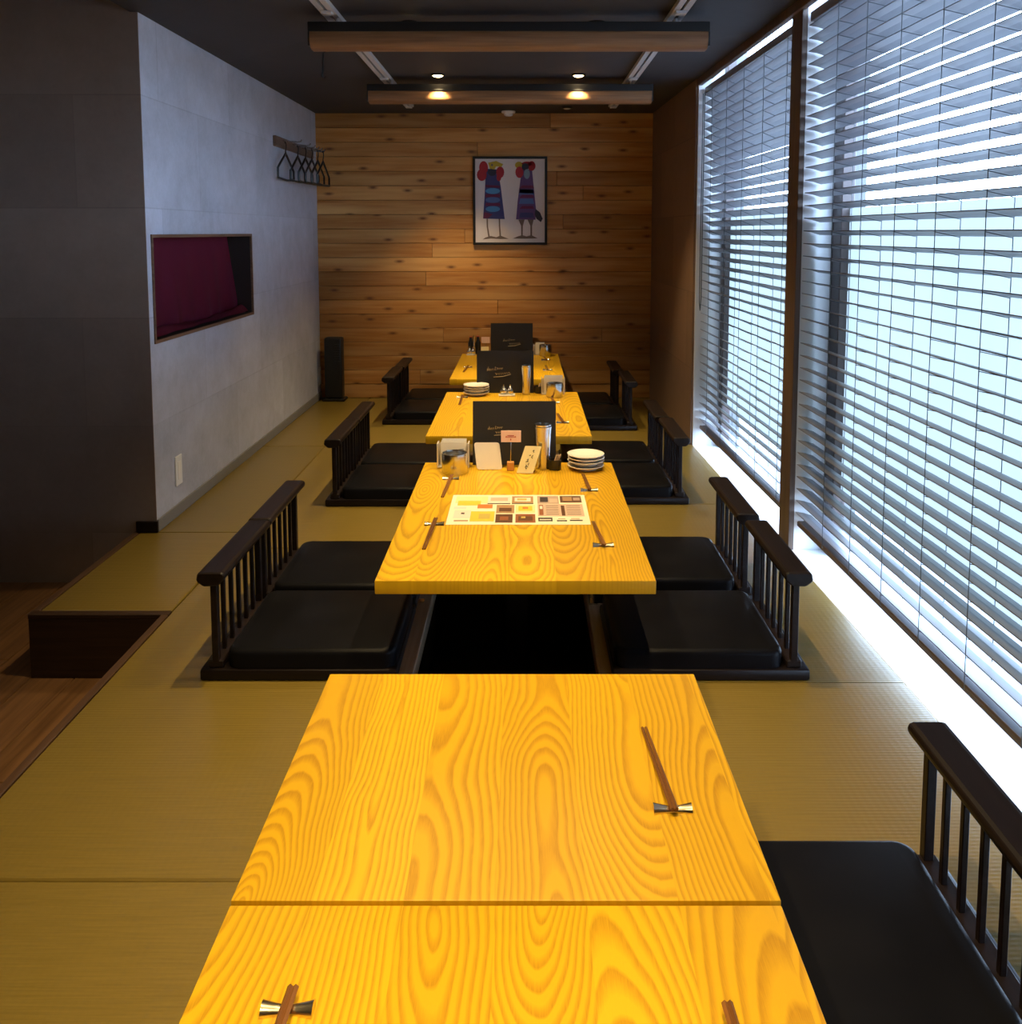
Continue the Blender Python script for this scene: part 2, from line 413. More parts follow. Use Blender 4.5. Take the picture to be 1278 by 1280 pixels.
# ---- lower plank floor
lf = bpy.data.objects.new('floor_lower', None); COL.objects.link(lf)
struct(lf, 'lower floor of brown wooden planks left of the platform', 'floor')
me_p = {}
def plank(x, y0, y1):
    L = round(y1 - y0, 3)
    if L not in me_p:
        bm = B(); box(bm, -.0735, .0735, 0, L - .003, -.02, 0, .0015, 1)
        o = link('plank', bm, M['plank'], lf, loc=(x, y0, FL)); me_p[L] = o.data
    else: linkmesh('plank', me_p[L], lf, (x, y0, FL))
for i in range(17):
    x = XE - .002 - .075 - i * .15
    hi = YA - .010 if x > XA - .07 else YN
    ofs = [.0, .7, .35, 1.05][i % 4]
    ys = [-.6] + [v for v in (.2 + ofs, 1.6 + ofs, 3.0 + ofs) if v < hi - .1] + [hi]
    for a, b_ in zip(ys, ys[1:]): plank(x, a, b_)
part('subfloor', lf, M['pit'], lambda b: (box(b, -4.2, 1.3, -2.6, 7.0, -.47, -.44), box(b, -4.2, XE, -2.6, YN + .04, FL - .06, FL - .021), box(b, 1.21, 1.25, -2.6, 7.0, -.44, -.052)))

# ---- back wall of planks
wb = thing('wall_back', 'back wall of horizontal knotty cedar planks', 'wall'); wb['kind'] = 'structure'
part('backing', wb, M['pit'], lambda b: box(b, -2.1, 1.35, YB + .002, YB + .12, -.44, CZ + .3))
rows = 20; ph = CZ / rows; me_c = {}
rr = random.Random(4)
joints = {2: [-.35], 4: [.25], 5: [.45], 9: [-.7], 11: [-.75], 7: [.30], 13: [-.2], 15: [-.62, .6], 17: [.1], 0: [.2], 18: [-.8], 8: [-.45]}
for r in range(rows):
    zt = CZ - r * ph
    xs = [XL - .02] + joints.get(r, []) + [1.02]
    for a, b_ in zip(xs, xs[1:]):
        L = round(b_ - a, 3)
        if L not in me_c:
            bm = B(); box(bm, .001, L - .001, -.016, 0, -ph + .0025, 0, .002, 1)
            o = link('plank', bm, M['cedar'], wb, loc=(a, YB, zt)); me_c[L] = o.data
        else: o = linkmesh('plank', me_c[L], wb, (a, YB, zt))
        o.location.y += rr.uniform(-.002, .0015)

# ---- left wall with niche
NY0, NY1, NZ0, NZ1 = 3.735, 5.115, .805, 1.270
wl = thing('wall_left', 'grey concrete look left wall with a recessed niche', 'wall'); wl['kind'] = 'structure'
_x0 = XL - .42
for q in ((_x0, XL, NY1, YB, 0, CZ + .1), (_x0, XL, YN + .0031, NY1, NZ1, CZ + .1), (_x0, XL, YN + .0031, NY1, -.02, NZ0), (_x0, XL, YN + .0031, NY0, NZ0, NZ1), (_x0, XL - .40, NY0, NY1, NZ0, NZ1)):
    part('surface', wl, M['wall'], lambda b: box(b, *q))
we = part('wall_end', None, M['wall_shade_paint'], lambda b: (box(b, -4.2, XL + .0005, YN, YN + .003, FL - .1, 2.75)))
struct(we, 'end wall facing the plank floor, its brown shade painted into the wallpaper', 'wall')
bl = part('baseboard_left', None, M['base'], lambda b: box(b, XL + .0005, XL + .008, YN + .002, YB - .02, 0.001, .055, .002, 1)); struct(bl, 'narrow grey baseboard along the left wall', 'baseboard')
bl = part('baseboard_end', None, M['dark'], lambda b: box(b, XA + .01, XL + .009, YN - .012, YN - .0005, 0.002, .05, .002, 1)); struct(bl, 'short dark baseboard at the foot of the wall corner', 'baseboard')
ni = thing('niche', 'recessed wooden framed opening in the left wall', 'opening', (XL, (NY0 + NY1) / 2, NZ0)); ni['kind'] = 'structure'
h = (NY1 - NY0) / 2; nz = NZ1 - NZ0
for q in ((-h, h, 0, .014), (-h, h, nz - .014, nz), (-h, -h + .014, .014, nz - .014), (h - .014, h, .014, nz - .014)):
    part('frame_board', ni, M['nichedark'], lambda b: box(b, -.30, -.004, *q))
    part('frame_edge', ni, M['nichewood'], lambda b: box(b, -.0038, .006, *q))
part('lining', ni, M['nichedark'], lambda b: box(b, -.31, -.301, -h, h, 0, nz))
# maroon cloth hung inside
def cloth(b):
    nu, nv = 60, 26; grid = []
    for j in range(nv + 1):
        v = j / nv; row = []
        for i in range(nu + 1):
            u = i / nu
            yy = -h + .016 + u * (1.245 + .12 * v)
            x = -.10 + .010 * math.sin(u * 19 + 2 * v) * v + .006 * math.sin(u * 43) * v + .012 * v
            z = nz - .016 - v * (nz - .045)
            row.append(b.verts.new((x, yy, z)))
        grid.append(row)
    # the hem spills forward over the sill in folds
    for k in range(1, 9):
        row = []
        for i in range(nu + 1):
            u = i / nu; s = k / 8
            yy = -h + .016 + u * 1.338
            fold = .010 * abs(math.sin(u * 6.5 + 1.2)) + .009 * math.sin(u * 17 + k) * (1 - s)
            x = -.088 + s * .072 + .006 * math.sin(u * 23)
            z = .024 + .028 * math.sin(s * PI) * (.55 + .45 * math.sin(u * 7.3 + .8)) + fold * (1 - s)
            row.append(b.verts.new((x, yy, z)))
        grid.append(row)
    for A, C in zip(grid, grid[1:]):
        for i in range(nu): b.faces.new((A[i], A[i + 1], C[i + 1], C[i]))
    bmesh.ops.solidify(b, geom=b.faces, thickness=.003)
c = part('maroon_cloth', None, M['maroon'], cloth, smooth=True, loc=(XL, (NY0 + NY1) / 2, NZ0))
tag(c, 'maroon cloth hanging inside the niche of the left wall', 'cloth')

# ---- right wall (solid far part and above the windows), window wall frame
def W(name, label, cat, kind='structure'):
    o = bpy.data.objects.new(name, None); COL.objects.link(o); o.location = (PX, PY, 0); o.rotation_euler = (0, 0, TH)
    return tag(o, label, cat, None, kind)
y2 = lambda y: y - PY
wr = W('wall_right', 'dark brown right wall from the last window to the plank wall', 'wall')
part('surface', wr, M['wall_brown'], lambda b: box(b, -.012, .30, y2(5.275), y2(YB), -.05, CZ + .01))
part('surface', wr, M['wall_brown'], lambda b: box(b, 0, .20, y2(-2.6), y2(.60), -.05, 2.6))
part('surface', wr, M['reveal'], lambda b: box(b, .001, .30, y2(5.262), y2(5.2745), -.05, 2.3))
xp = W('pillar_added_outside', 'added outer pier beyond the glass, shading the pane edges', 'wall')  # added blocks that keep sky light off the frosted pane near the frame
part('surface', xp, M['ground'], lambda b: box(b, .201, .27, y2(3.47), y2(3.66), -.4, 2.9))
part('surface', xp, M['ground'], lambda b: box(b, .201, .27, y2(5.22), y2(7.5), -.4, 2.9))
lt = W('trim_2', 'dark wooden lintel strip over the windows', 'trim')
part('strip', lt, M['post'], lambda b: box(b, -.006, .022, y2(.62), y2(5.262), 2.132, CZ + .02, .002, 1))
pier = W('pillar', 'slim brown post between the two blinds', 'post')
part('post', pier, M['post'], lambda b: box(b, .008, .030, y2(3.490), y2(3.615), -.01, CZ - .001, .002, 1))
part('reveal', pier, M['reveal'], lambda b: box(b, .0305, .150, y2(3.492), y2(3.613), -.01, 2.3))
BAYS = [(3.617, 5.260, 'far'), (.62, 3.488, 'near')]
for wi, (ya, yb, nm) in enumerate(BAYS):
    t = W('window_%d' % (wi + 1), ('large near window' if wi else 'far window') + (' with frosted glass right of the post' if wi else ' with frosted glass left of the post'), 'window')
    part('sill', t, M['sill'], lambda b: box(b, -.003, .20, y2(ya), y2(yb), -.05, -.002, .002, 1))
    for (a, b_) in ((ya, ya + .085), (yb - .085, yb)):
        part('window_frame', t, M['jamb'], lambda b: box(b, .150, .20, y2(a), y2(b_), -.002, 2.42, .003, 1))
    part('window_frame', t, M['jamb'], lambda b: box(b, .155, .20, y2(ya + .086), y2(yb - .086), 2.36, 2.42))
    if wi: part('window_frame', t, M['jamb'], lambda b: box(b, .155, .20, y2(1.92), y2(1.97), .03, 2.36))
    part('window_frame', t, M['jamb'], lambda b: box(b, .165, .20, y2(ya + .086), y2(yb - .086), -.002, .018))
    part('frosted_pane', t, M['frost'], lambda b: bmesh.ops.create_grid(b, x_segments=1, y_segments=1, size=1) and None) if 0 else None
    def sheet(b, z0, z1):
        vs = [b.verts.new(p) for p in ((.182, y2(ya + .05), z0), (.182, y2(yb - .05), z0), (.182, y2(yb - .05), z1), (.182, y2(ya + .05), z1))]; b.faces.new(vs)
    part('pane', t, M['clear'], lambda b: sheet(b, .018, .26))
    part('frosted_pane', t, M['frost'], lambda b: sheet(b, .26, 1.37))
    part('pane', t, M['clear'], lambda b: sheet(b, 1.37, 2.36))

# blinds
PITCH, SW = .049, .065
for wi, (ya, yb, nm) in enumerate(BAYS):
    tau = math.radians(25 if wi == 0 else 13.5)
    t = W('venetian_blind', ('wide grey venetian blind over the near window, right of the brown post' if wi else 'narrower grey venetian blind over the far window, beyond the brown post'), 'blind', 'thing')
    t['group'] = 'venetian blinds'
    a, b_ = y2(ya) + .012, y2(yb) - .012
    part('head_rail', t, M['slat'], lambda b: box(b, .034, .090, a, b_, 2.082, 2.118, .002, 1))
    part('bottom_rail', t, M['jamb'], lambda b: box(b, .036, .088, a, b_, .100, .122, .004, 1))
    ct, st = math.cos(tau), math.sin(tau); uc = .062
    bm = B(); sec = [(-SW / 2, -.0014), (0, .0012), (SW / 2, -.0014), (SW / 2, .0014), (0, .004), (-SW / 2, .0014)]
    def rot(p, q, tt): return (uc + p * ct + q * st, tt, -p * st + q * ct)
    prism(bm, sec, rot, a, b_)
    first = link('slat', bm, M['slat'], t, loc=(0, 0, .150)); zz = .150 + PITCH; zs = [.150]
    while zz < 2.07:
        linkmesh('slat', first.data, t, (0, 0, zz)); zs.append(zz); zz += PITCH
    ys = [v for v in ([5.05 - .33 * k for k in range(8)] if wi == 0 else [3.17 - .252 * k for k in range(12)]) if ya + .05 < v < yb - .05]
    rung = B()
    for yv in ys:
        v = y2(yv)
        part('ladder_cord', t, M['cord'], lambda b: tube(b, [(uc - SW / 2 * ct - .003, v, .118), (uc - SW / 2 * ct - .003, v, 2.085)], .0013, 4))
        part('ladder_cord', t, M['cord'], lambda b: tube(b, [(uc + SW / 2 * ct + .003, v, .118), (uc + SW / 2 * ct + .003, v, 2.085)], .0013, 4))
        for z in zs:
            tube(rung, [(uc - SW / 2 * ct - .003, v, z + SW / 2 * st - .004), (uc + SW / 2 * ct + .003, v, z - SW / 2 * st - .004)], .0011, 4, cap=False)
    o = link('ladder_rungs', rung, M['cord'], t); o['kind'] = 'stuff'
    if wi == 0:
        part('pull_cord', t, M['cord'], lambda b: tube(b, [(.020, b_ - .02, 2.08), (.018, b_ - .02, 1.0), (.016, b_ - .03, .86), (.016, b_ - .05, .82), (.018, b_ - .065, .9), (.02, b_ - .06, 2.08)], .003, 5))

# ---- ceiling and shell
ce = part('ceiling', None, M['ceil'], lambda b: (box(b, XL - .02, 1.10, -2.6, 7.0, CZ, CZ + .1), box(b, -4.2, XL - .021, -2.6, 7.0, 2.74, 2.84), box(b, XL - .03, XL - .0205, -2.6, YN, CZ + .0, 2.74))); struct(ce, 'dark charcoal ceiling', 'ceiling')
sh = part('wall_front', None, M['wall_brown'], lambda b: (box(b, -4.2, 1.5, -2.7, -2.6, -.46, 2.8))); struct(sh, 'brown wall behind the viewpoint', 'wall')
sh = part('wall_far_left', None, M['wall_brown'], lambda b: (box(b, -4.3, -4.2, -2.7, 7.0, -.46, 2.8))); struct(sh, 'brown wall on the far side of the plank floor', 'wall')
gr = part('ground', None, M['ground'], lambda b: box(b, 1.4, 14, -10, 16, -.5, -.4)); struct(gr, 'pale paving outside the windows', 'ground')
sf = part('floor_front', None, M['tatami'], lambda b: box(b, XE, .99, -2.6, -.602, -.05, 0)); struct(sf, 'tatami floor behind the viewpoint', 'floor')

# ------------------------------------------------------------------ tables
def table(x0, x1, y0, y1, label, ped=True):
    cx, cy = (x0 + x1) / 2, (y0 + y1) / 2; hx, hy = (x1 - x0) / 2, (y1 - y0) / 2
    t = thing('low_table', label, 'table', (cx, cy, -.40), 0, 'low dining tables')
    part('tabletop', t, M['ash'], lambda b: box(b, -hx, hx, -hy, hy, .712, .75, .0025, 2), smooth=True)
    def pd(b):
        box(b, -.035, .035, -.035, .035, .012, .70); box(b, -.16, .16, -min(hy - .08, .16), min(hy - .08, .16), 0, .012); box(b, -.2, .2, -hy * .5, hy * .5, .70, .712)
    part('pedestal', t, M['black'], pd)
    return t
table(-.408, .358, .470, 1.150, 'small foremost wooden table cut off by the bottom edge of the photo')
table(-.410, .360, 1.158, 1.796, 'small wooden table pushed flush against the foremost table')
table(-.400, .355, 2.297, 3.520, 'long wooden table with the printed flyer and the menu stand')
table(-.450, .312, 3.986, 5.106, 'long wooden table with the cruets on a white tray')
table(-.472, .262, 5.557, 6.740, 'wooden table against the cedar plank wall')

# ------------------------------------------------------------------ floor chairs
def make_chair(label, loc, rz):
    # local: back at -x, seat toward +x, width along y
    t = thing('floor_chair', label, 'chair', loc, rz, 'legless floor chairs')
    D, Wd = .565, .455
    part('base_board', t, M['darkx'], lambda b: box(b, 0, D, -Wd / 2, Wd / 2, 0, .034, .008, 2), smooth=True)
    def cush(b):
        box(b, .072, D - .006, -Wd / 2 + .008, Wd / 2 - .008, .034, .088, 0)
        ve = [e for e in b.edges if abs(e.verts[0].co.z - e.verts[1].co.z) > .03]
        bmesh.ops.bevel(b, geom=ve, offset=.04, segments=5, affect='EDGES', profile=.5)
        te = [e for e in b.edges if all(v.co.z > .087 for v in e.verts)]
        bmesh.ops.bevel(b, geom=te, offset=.016, segments=4, affect='EDGES', profile=.5)
        bmesh.ops.triangulate(b, faces=[f for f in b.faces if len(f.verts) > 4])
    part('cushion', t, M['vinyl'], cush, smooth=True, ang=50)
    part('back_sill', t, M['dark'], lambda b: box(b, .022, .066, -Wd / 2 + .012, Wd / 2 - .012, .034, .056, .003, 1))
    for k in range(7):
        yy = -Wd / 2 + .022 + k * (Wd - .044) / 6
        hw, hd = (.0105, .0095) if k in (0, 6) else (.0065, .0060)
        part('spindle', t, M['dark'], lambda b: box(b, .044 - hd, .044 + hd, yy - hw, yy + hw, .050, .292, .0015, 1))
    def rail(b):
        L = Wd / 2 + .004
        sec = [(0, .296), (.004, .318), (.012, .322), (.074, .322), (.082, .314), (.080, .300), (.062, .282), (.02, .280)]
        prism(b, sec, lambda p, q, tt: (p, tt, q), -L, L)
        bmesh.ops.bevel(b, geom=[e for e in b.edges if abs(abs(e.verts[0].co.y) - L) < 1e-5 and abs(abs(e.verts[1].co.y) - L) < 1e-5], offset=.004, segments=1, affect='EDGES')
    part('top_rail', t, M['dark'], rail)
    return t
XLc, XRc = -.928, .815
ch = make_chair('black floor chair left of the flyer table, the nearer of its two left seats', (XLc, 2.655, 0), 0)
dup(ch, (-.930, 3.130, 0), 'black floor chair left of the flyer table, the farther of its two left seats')
dup(ch, (-.930, 4.268, 0), 'black floor chair left of the cruet table, its nearer left seat')
dup(ch, (-.928, 4.735, 0), 'black floor chair left of the cruet table, its farther left seat')
dup(ch, (-.945, 6.035, 0), 'black floor chair left of the wall table, its nearer left seat')
dup(ch, (-.935, 6.50, 0), 'black floor chair left of the wall table, touching the plank wall side')
dup(ch, (XRc + .005, 2.655, 0), 'black floor chair right of the flyer table, nearer seat beside the window post', PI)
dup(ch, (.808, 3.180, 0), 'black floor chair right of the flyer table, farther seat by the far window', PI)
dup(ch, (.780, 4.300, 0), 'black floor chair right of the cruet table, its nearer right seat', PI)
dup(ch, (.765, 4.785, 0), 'black floor chair right of the cruet table, its farther right seat', PI)
dup(ch, (.735, 5.86, 0), 'shadowed black floor chair right of the wall table, its nearer right seat', PI)
dup(ch, (.700, 6.34, 0), 'shadowed black floor chair right of the wall table, beside the plank wall', PI)
dup(ch, (.836, 1.432, 0), 'large foreground black floor chair right of the two foremost tables', PI)

# ------------------------------------------------------------------ things on the tables
TZ = .3502
def chopset(x, y, dx, dy, back, fwd, where):
    """rest centred at (x,y); sticks run from -back to +fwd along (dx,dy)"""
    L = math.hypot(dx, dy); dx, dy = dx / L, dy / L
    r = thing('chopstick_rest', 'metal chopstick rest ' + where, 'chopstick rest', (x, y, TZ), 0, 'chopstick rests')
    def rb(b):
        n, mseg = 14, 10; rows_ = []
        for i in range(n + 1):
            u = -1 + 2 * i / n; rr_ = .0062 + .0050 * abs(u) ** 1.5
            rows_.append([b.verts.new((u * .031, -rr_ * 1.1 * math.cos(PI * q / mseg), rr_ * math.sin(PI * q / mseg))) for q in range(mseg + 1)])
        for A, C in zip(rows_, rows_[1:]):
            for q in range(mseg): b.faces.new((A[q], A[q + 1], C[q + 1], C[q]))
        b.faces.new(rows_[0]); b.faces.new(rows_[-1][::-1])
    part('body', r, M['rest'], rb, smooth=True, ang=30)
    px, py = -dy, dx
    for s, nm in ((-1, 'a'), (1, 'b')):
        o = .0034 * s
        z_at = .0105
        a = Vector((-dx * back + px * o, -dy * back + py * o, z_at + .009 * back / .2)); e = Vector((dx * fwd + px * o, dy * fwd + py * o, z_at - .0075 * min(1, fwd / .2)))
        c = part('chopstick', None, M['chop'], lambda b: tube(b, [a, a * .5 + e * .5, e],   .0038, 4, True, .0026), loc=(x, y, TZ))
        tag(c, ('left' if (s * px) < 0 else 'right') + ' brown chopstick of the pair ' + where, 'chopstick', 'brown chopsticks')
chopset(.240, 1.352, -.015, .25, .015, .235, 'on the small table behind the foremost one')
chopset(-.283, .982, -.012, -.25, .022, .21, 'at lower left on the foremost table')
chopset(.245, .930, .010, -.25, .05, .19, 'at lower right on the foremost table, mostly cut off')
chopset(-.275, 3.275, -.012, -.25, .02, .235, 'in front of the steel canister on the flyer table')
chopset(-.285, 2.752, -.010, -.25, .03, .225, 'left of the flyer on its table')
chopset(.236, 3.125, -.010, .25, .015, .215, 'in front of the plate stack on the flyer table')
chopset(.236, 2.560, -.016, .25, .02, .215, 'at right front of the flyer table')
chopset(-.347, 4.93, .0, -.25, .02, .22, 'in front of the plates on the cruet table')
chopset(.190, 4.265, -.02, .25, .02, .215, 'at right front of the cruet table')
chopset(.165, 4.77, -.02, .25, .02, .20, 'in front of the canister on the cruet table')
chopset(-.385, 6.05, -.02, -.25, .02, .215, 'at left on the wall table')
chopset(.158, 6.40, -.01, .25, .02, .16, 'nearer the canister at right on the wall table')
chopset(.160, 5.92, -.01, .25, .02, .215, 'at right front of the wall table')

def plate_stack(x, y, r, n, where):
    prof = [(0, .004), (.52, .004), (.55, 0), (.60, 0), (.62, .007), (.80, .010), (1.0, .0165), (1.0, .0190), (.97, .0192), (.80, .0140), (.6, .0095), (0, .0095)]
    names = ['lowest', 'second from the bottom', 'third from the bottom', 'topmost', 'fifth']
    for k in range(n):
        lab = '%s white plate of the stack %s' % ('topmost' if k == n - 1 else names[k], where)
        o = part('plate', None, M['white'], lambda b: lathe(b, [(p * r, q) for p, q in prof], 36), smooth=True, loc=(x + .001 * ((k * 7) % 3 - 1), y + .001 * ((k * 5) % 3 - 1), TZ + k * .0125 + (0.006 if k else 0)))
        if k == 0: pass
        tag(o, lab, 'plate', 'white plates')
plate_stack(.245, 3.425, .0725, 4, 'on the flyer table')
plate_stack(-.272, 5.010, .074, 4, 'on the cruet table')

def tumbler(x, y, rt, rb, hh, where):
    t = thing('tumbler', 'tall tapered stainless steel tumbler ' + where, 'tumbler', (x, y, TZ), 0, 'steel tumblers')
    def bd(b): lathe(b, [(0, 0), (rb, 0), (rb + (rt - rb) * .35, hh * .5), (rt - .002, hh * .93), (rt, hh), (rt - .003, hh), (rt - .005, hh * .9), (rb - .002, .01), (0, .01)], 32)
    part('body', t, M['steel'], bd, smooth=True)
    # a second one nested inside
    part('lip', t, M['steel'], lambda b: lathe(b, [(rt - .006, hh * .9), (rt - .003, hh + .008), (rt - .0045, hh + .008), (rt - .0075, hh * .9)], 32), smooth=True)
tumbler(.074, 3.428, .0365, .0265, .170, 'left of the toothpick cup on the flyer table')
tumbler(.014, 5.030, .033, .024, .160, 'beside the black menu on the cruet table')

def pick_cup(x, y, s, where):
    t = thing('toothpick_cup', 'small black cup holding toothpick sleeves ' + where, 'cup', (x, y, TZ), .15, 'toothpick cups')
    def cup(b):
        h_ = s * .82
        lathe(b, [(0, 0), (s * .46, 0), (s * .5, .004), (s * .52, h_), (s * .47, h_), (s * .45, .006), (0, .006)], 20)
    part('cup', t, M['blackcer'], cup, smooth=True)
    for k, (ax, ay) in enumerate(((.008, .002), (.002, .006), (-.004, -.001), (.011, .007))):
        part('toothpick_sleeve', t, M['toothpick'], lambda b: tube(b, [(ax - .004, ay, .008), (ax + .009 + .002 * k, ay + .004, s * 1.12)], .0035, 4))
pick_cup(.122, 3.415, .050, 'between tumbler and plates on the flyer table')
pick_cup(.086, 5.075, .050, 'beside the canister on the cruet table')

def canister(x, y, r, hh, where):
    t = thing('canister', 'round brushed steel canister ' + where, 'canister', (x, y, TZ), 0, 'steel canisters')
    part('body', t, M['steel'], lambda b: lathe(b, [(0, 0), (r - .002, 0), (r, .003), (r, hh - .006), (r - .001, hh), (r - .004, hh), (r - .006, hh - .008), (r - .006, .006), (0, .006)], 36), smooth=True)
    part('inner_lid', t, M['steel'], lambda b: lathe(b, [(0, hh - .016), (r * .25, hh - .0155), (r * .3, hh - .018), (r - .0065, hh - .018)], 32), smooth=True)
canister(-.268, 3.372, .051, .078, 'in front of the card box at left on the flyer table')
canister(.174, 4.950, .047, .080, 'in front of the napkin stand on the cruet table')
canister(.164, 6.625, .048, .084, 'at right on the wall table')

def paper_stand(x, y, w_, hh, where):
    t = thing('napkin_stand', 'milky upright stand holding white papers ' + where, 'stand', (x, y, TZ), 0, 'paper stands')
    h2 = w_ / 2
    def st(b):
        box(b, -h2, h2, -.026, .026, 0, .006, .002, 1)
        for s in (-1, 1): box(b, s * h2 - (.006 if s > 0 else 0), s * h2 + (0 if s > 0 else .006), -.026, .026, .006, hh, .001, 1)
        box(b, -h2 + .006, h2 - .006, .022, .026, .006, hh * .9)
    part('stand', t, M['acrylic'], st)
    for k in range(3):
        part('paper', t, M['paper'], lambda b: box(b, -h2 + .015 + .002 * k, h2 - .018 + .003 * k, -.016 + .011 * k, -.014 + .011 * k, .0065, hh + .005 + .004 * k))
    return t
t = paper_stand(-.280, 3.458, .128, .098, 'behind the canister on the flyer table')
part('print', t, M['ink'], lambda b: (box(b, .022, .042, -.0172, -.0165, .072, .074), box(b, .024, .040, -.0172, -.0165, .068, .0695)))
paper_stand(.168, 5.040, .135, .096, 'behind the canister on the cruet table')
paper_stand(.120, 6.690, .096, .080, 'left of the canister on the wall table')

def lean(wx, wy):  # panel leaning back: local (a across, b up) -> xyz
    return None
def card(name, label, x, y, w_, hh, tilt, skew, mat, r=.006, yaw=0, group=None):
    t = thing(name, label, 'card', (x, y, TZ), yaw, group)
    st, ct = math.sin(tilt), math.cos(tilt)
    pts = []
    for cx, cz, a0 in ((w_ / 2 - r, hh - r, 0), (-w_ / 2 + r, hh - r, 90), (-w_ / 2 + r, r, 180), (w_ / 2 - r, r, 270)):
        for k in range(4):
            a = math.radians(a0 + 30 * k); pts.append((cx + r * math.cos(a), cz + r * math.sin(a)))
    fn = lambda p, q, tt: (p + skew * q, q * st + tt * ct, q * ct - tt * st + .0018)
    part('panel', t, mat, lambda b: prism(b, pts, fn, 0, .004))
    part('back_leg', t, mat, lambda b: prism(b, [(-w_ * .2, hh * .7), (w_ * .2, hh * .7), (w_ * .2, 0), (-w_ * .2, 0)],
         lambda p, q, tt: (p + skew * hh * .7, hh * .7 * st + .004 + (hh * .7 - q) * .45 + tt, q * ct + .001), 0, .002))
    return t, fn
def strokes(b, fn, lines, r=.0011, off=-.0012):
    for ln in lines: tube(b, [fn(p, q, off) for p, q in ln], r, 4)
card('blank_card', 'blank white rounded card standing beside the steel canister', -.134, 3.405, .100, .105, .22, -.12, M['paper'], .010)
t, fn = card('cream_card', 'cream card with black brush writing leaning by the tumbler', .003, 3.350, .064, .105, .30, .30, M['cream'], .003, -.10)
part('brush_writing', t, M['ink'], lambda b: strokes(b, fn, [
    [(.004, .086), (.010, .088)], [(.007, .090), (.007, .083), (.011, .080)],
    [(-.004, .068), (.002, .070)], [(.010, .070), (.006, .062), (.012, .058)],
    [(-.008, .052), (-.003, .055), (-.005, .046)], [(-.010, .044), (.000, .046)],
    [(.004, .040), (.004, .030)], [(-.006, .032), (-.001, .030), (-.006, .022)], [(.000, .026), (.006, .024)], [(-.003, .018), (.003, .019)]], .0012))
t = thing('sign_clip', 'pale pink sign held by a wire clip in a wood block', 'sign', (-.052, 3.402, TZ))
part('block', t, M['woodblock'], lambda b: box(b, -.014, .014, -.012, .012, 0, .034, .002, 1))
part('wire', t, M['steel'], lambda b: tube(b, [(0, 0, .030), (.001, 0, .075), (.002, .002, .125)], .0018, 6))
part('sign_panel', t, M['pink'], lambda b: box(b, -.037, .041, -.002, .001, .112, .158, .0005, 1))
part('print', t, M['redink'], lambda b: (box(b, -.020, .022, -.003, -.002, .131, .1325), box(b, -.012, .014, -.003, -.002, .136, .139), box(b, -.018, -.015, -.003, -.002, .1325, .136), box(b, .017, .020, -.003, -.002, .1325, .136), box(b, -.001, .003, -.003, -.002, .119, .126)))

def menu(x, y, w_, hh, tilt, mat, label, script):
    t = thing('menu_folder', label, 'menu', (x, y, TZ), 0, 'black menu folders')
    st, ct = math.sin(tilt), math.cos(tilt)
    fn = lambda p, q, tt: (p, q * st + tt * ct, q * ct - tt * st + .0012)
    R = lambda a, b_, c, d: [(a, c), (b_, c), (b_, d), (a, d)]
    part('front_cover', t, mat, lambda b: prism(b, R(-w_ / 2, w_ / 2, 0, hh), fn, 0, .003))
    part('pages', t, M['paper'], lambda b: prism(b, R(-w_ / 2 + .004, w_ / 2 - .002, .004, hh * .98), fn, .0035, .008))
    part('back_cover', t, mat, lambda b: prism(b, R(-w_ / 2, w_ / 2, 0, hh), fn, .0085, .0115))
    if script:
        part('cursive_title', t, M['gold'], lambda b: strokes(b, fn, script, .0012, -.0010))
    return t
def scrawl(x0, z0, s):
    a = []
    def wav(xa, xb, zc, amp, n, ph=0, slope=.06):
        return [(x0 + s * (xa + (xb - xa) * i / n), z0 + s * (zc + slope * (xa + (xb - xa) * i / n) + amp * math.sin(i * 1.9 + ph) * (1 if i % 3 else 1.6))) for i in range(n + 1)]
    a.append(wav(0, .28, 0, .045, 12)); a.append([(x0, z0 - s * .06), (x0 + s * .06, z0 + s * .12), (x0 + s * .09, z0 - s * .05)])
    a.append([(x0 + s * .36, z0 + s * .12), (x0 + s * .33, z0 - s * .02), (x0 + s * .42, z0)])
    a.append(wav(.42, .68, .01, .04, 11, 1)); a.append(wav(.35, .98, -.22, .045, 22, .5, .08))
    a.append([(x0 + s * .28, z0 - s * .32), (x0 + s * .7, z0 - s * .29), (x0 + s * 1.02, z0 - s * .20)])
    return a
menu(-.038, 3.478, .333, .254, .10, M['menu'], 'charcoal menu folder with gold cursive title on the flyer table', scrawl(-.105, .145, .085))
menu(-.108, 5.070, .330, .244, .10, M['menu2'], 'black menu folder with faint cursive title on the cruet table', scrawl(-.105, .135, .135))
t = menu(-.092, 6.690, .320, .238, .10, M['menu2'], 'black menu folder on the table against the plank wall', scrawl(-.065, .105, .130))
pl = thing('paper_strip', 'low pale strip holder in front of the menu on the wall table', 'holder', (-.092, 6.650, TZ))
part('strip', pl, M['cream'], lambda b: (box(b, -.145, -.004, -.004, .004, 0, .022), box(b, .004, .145, -.004, .004, 0, .022)))
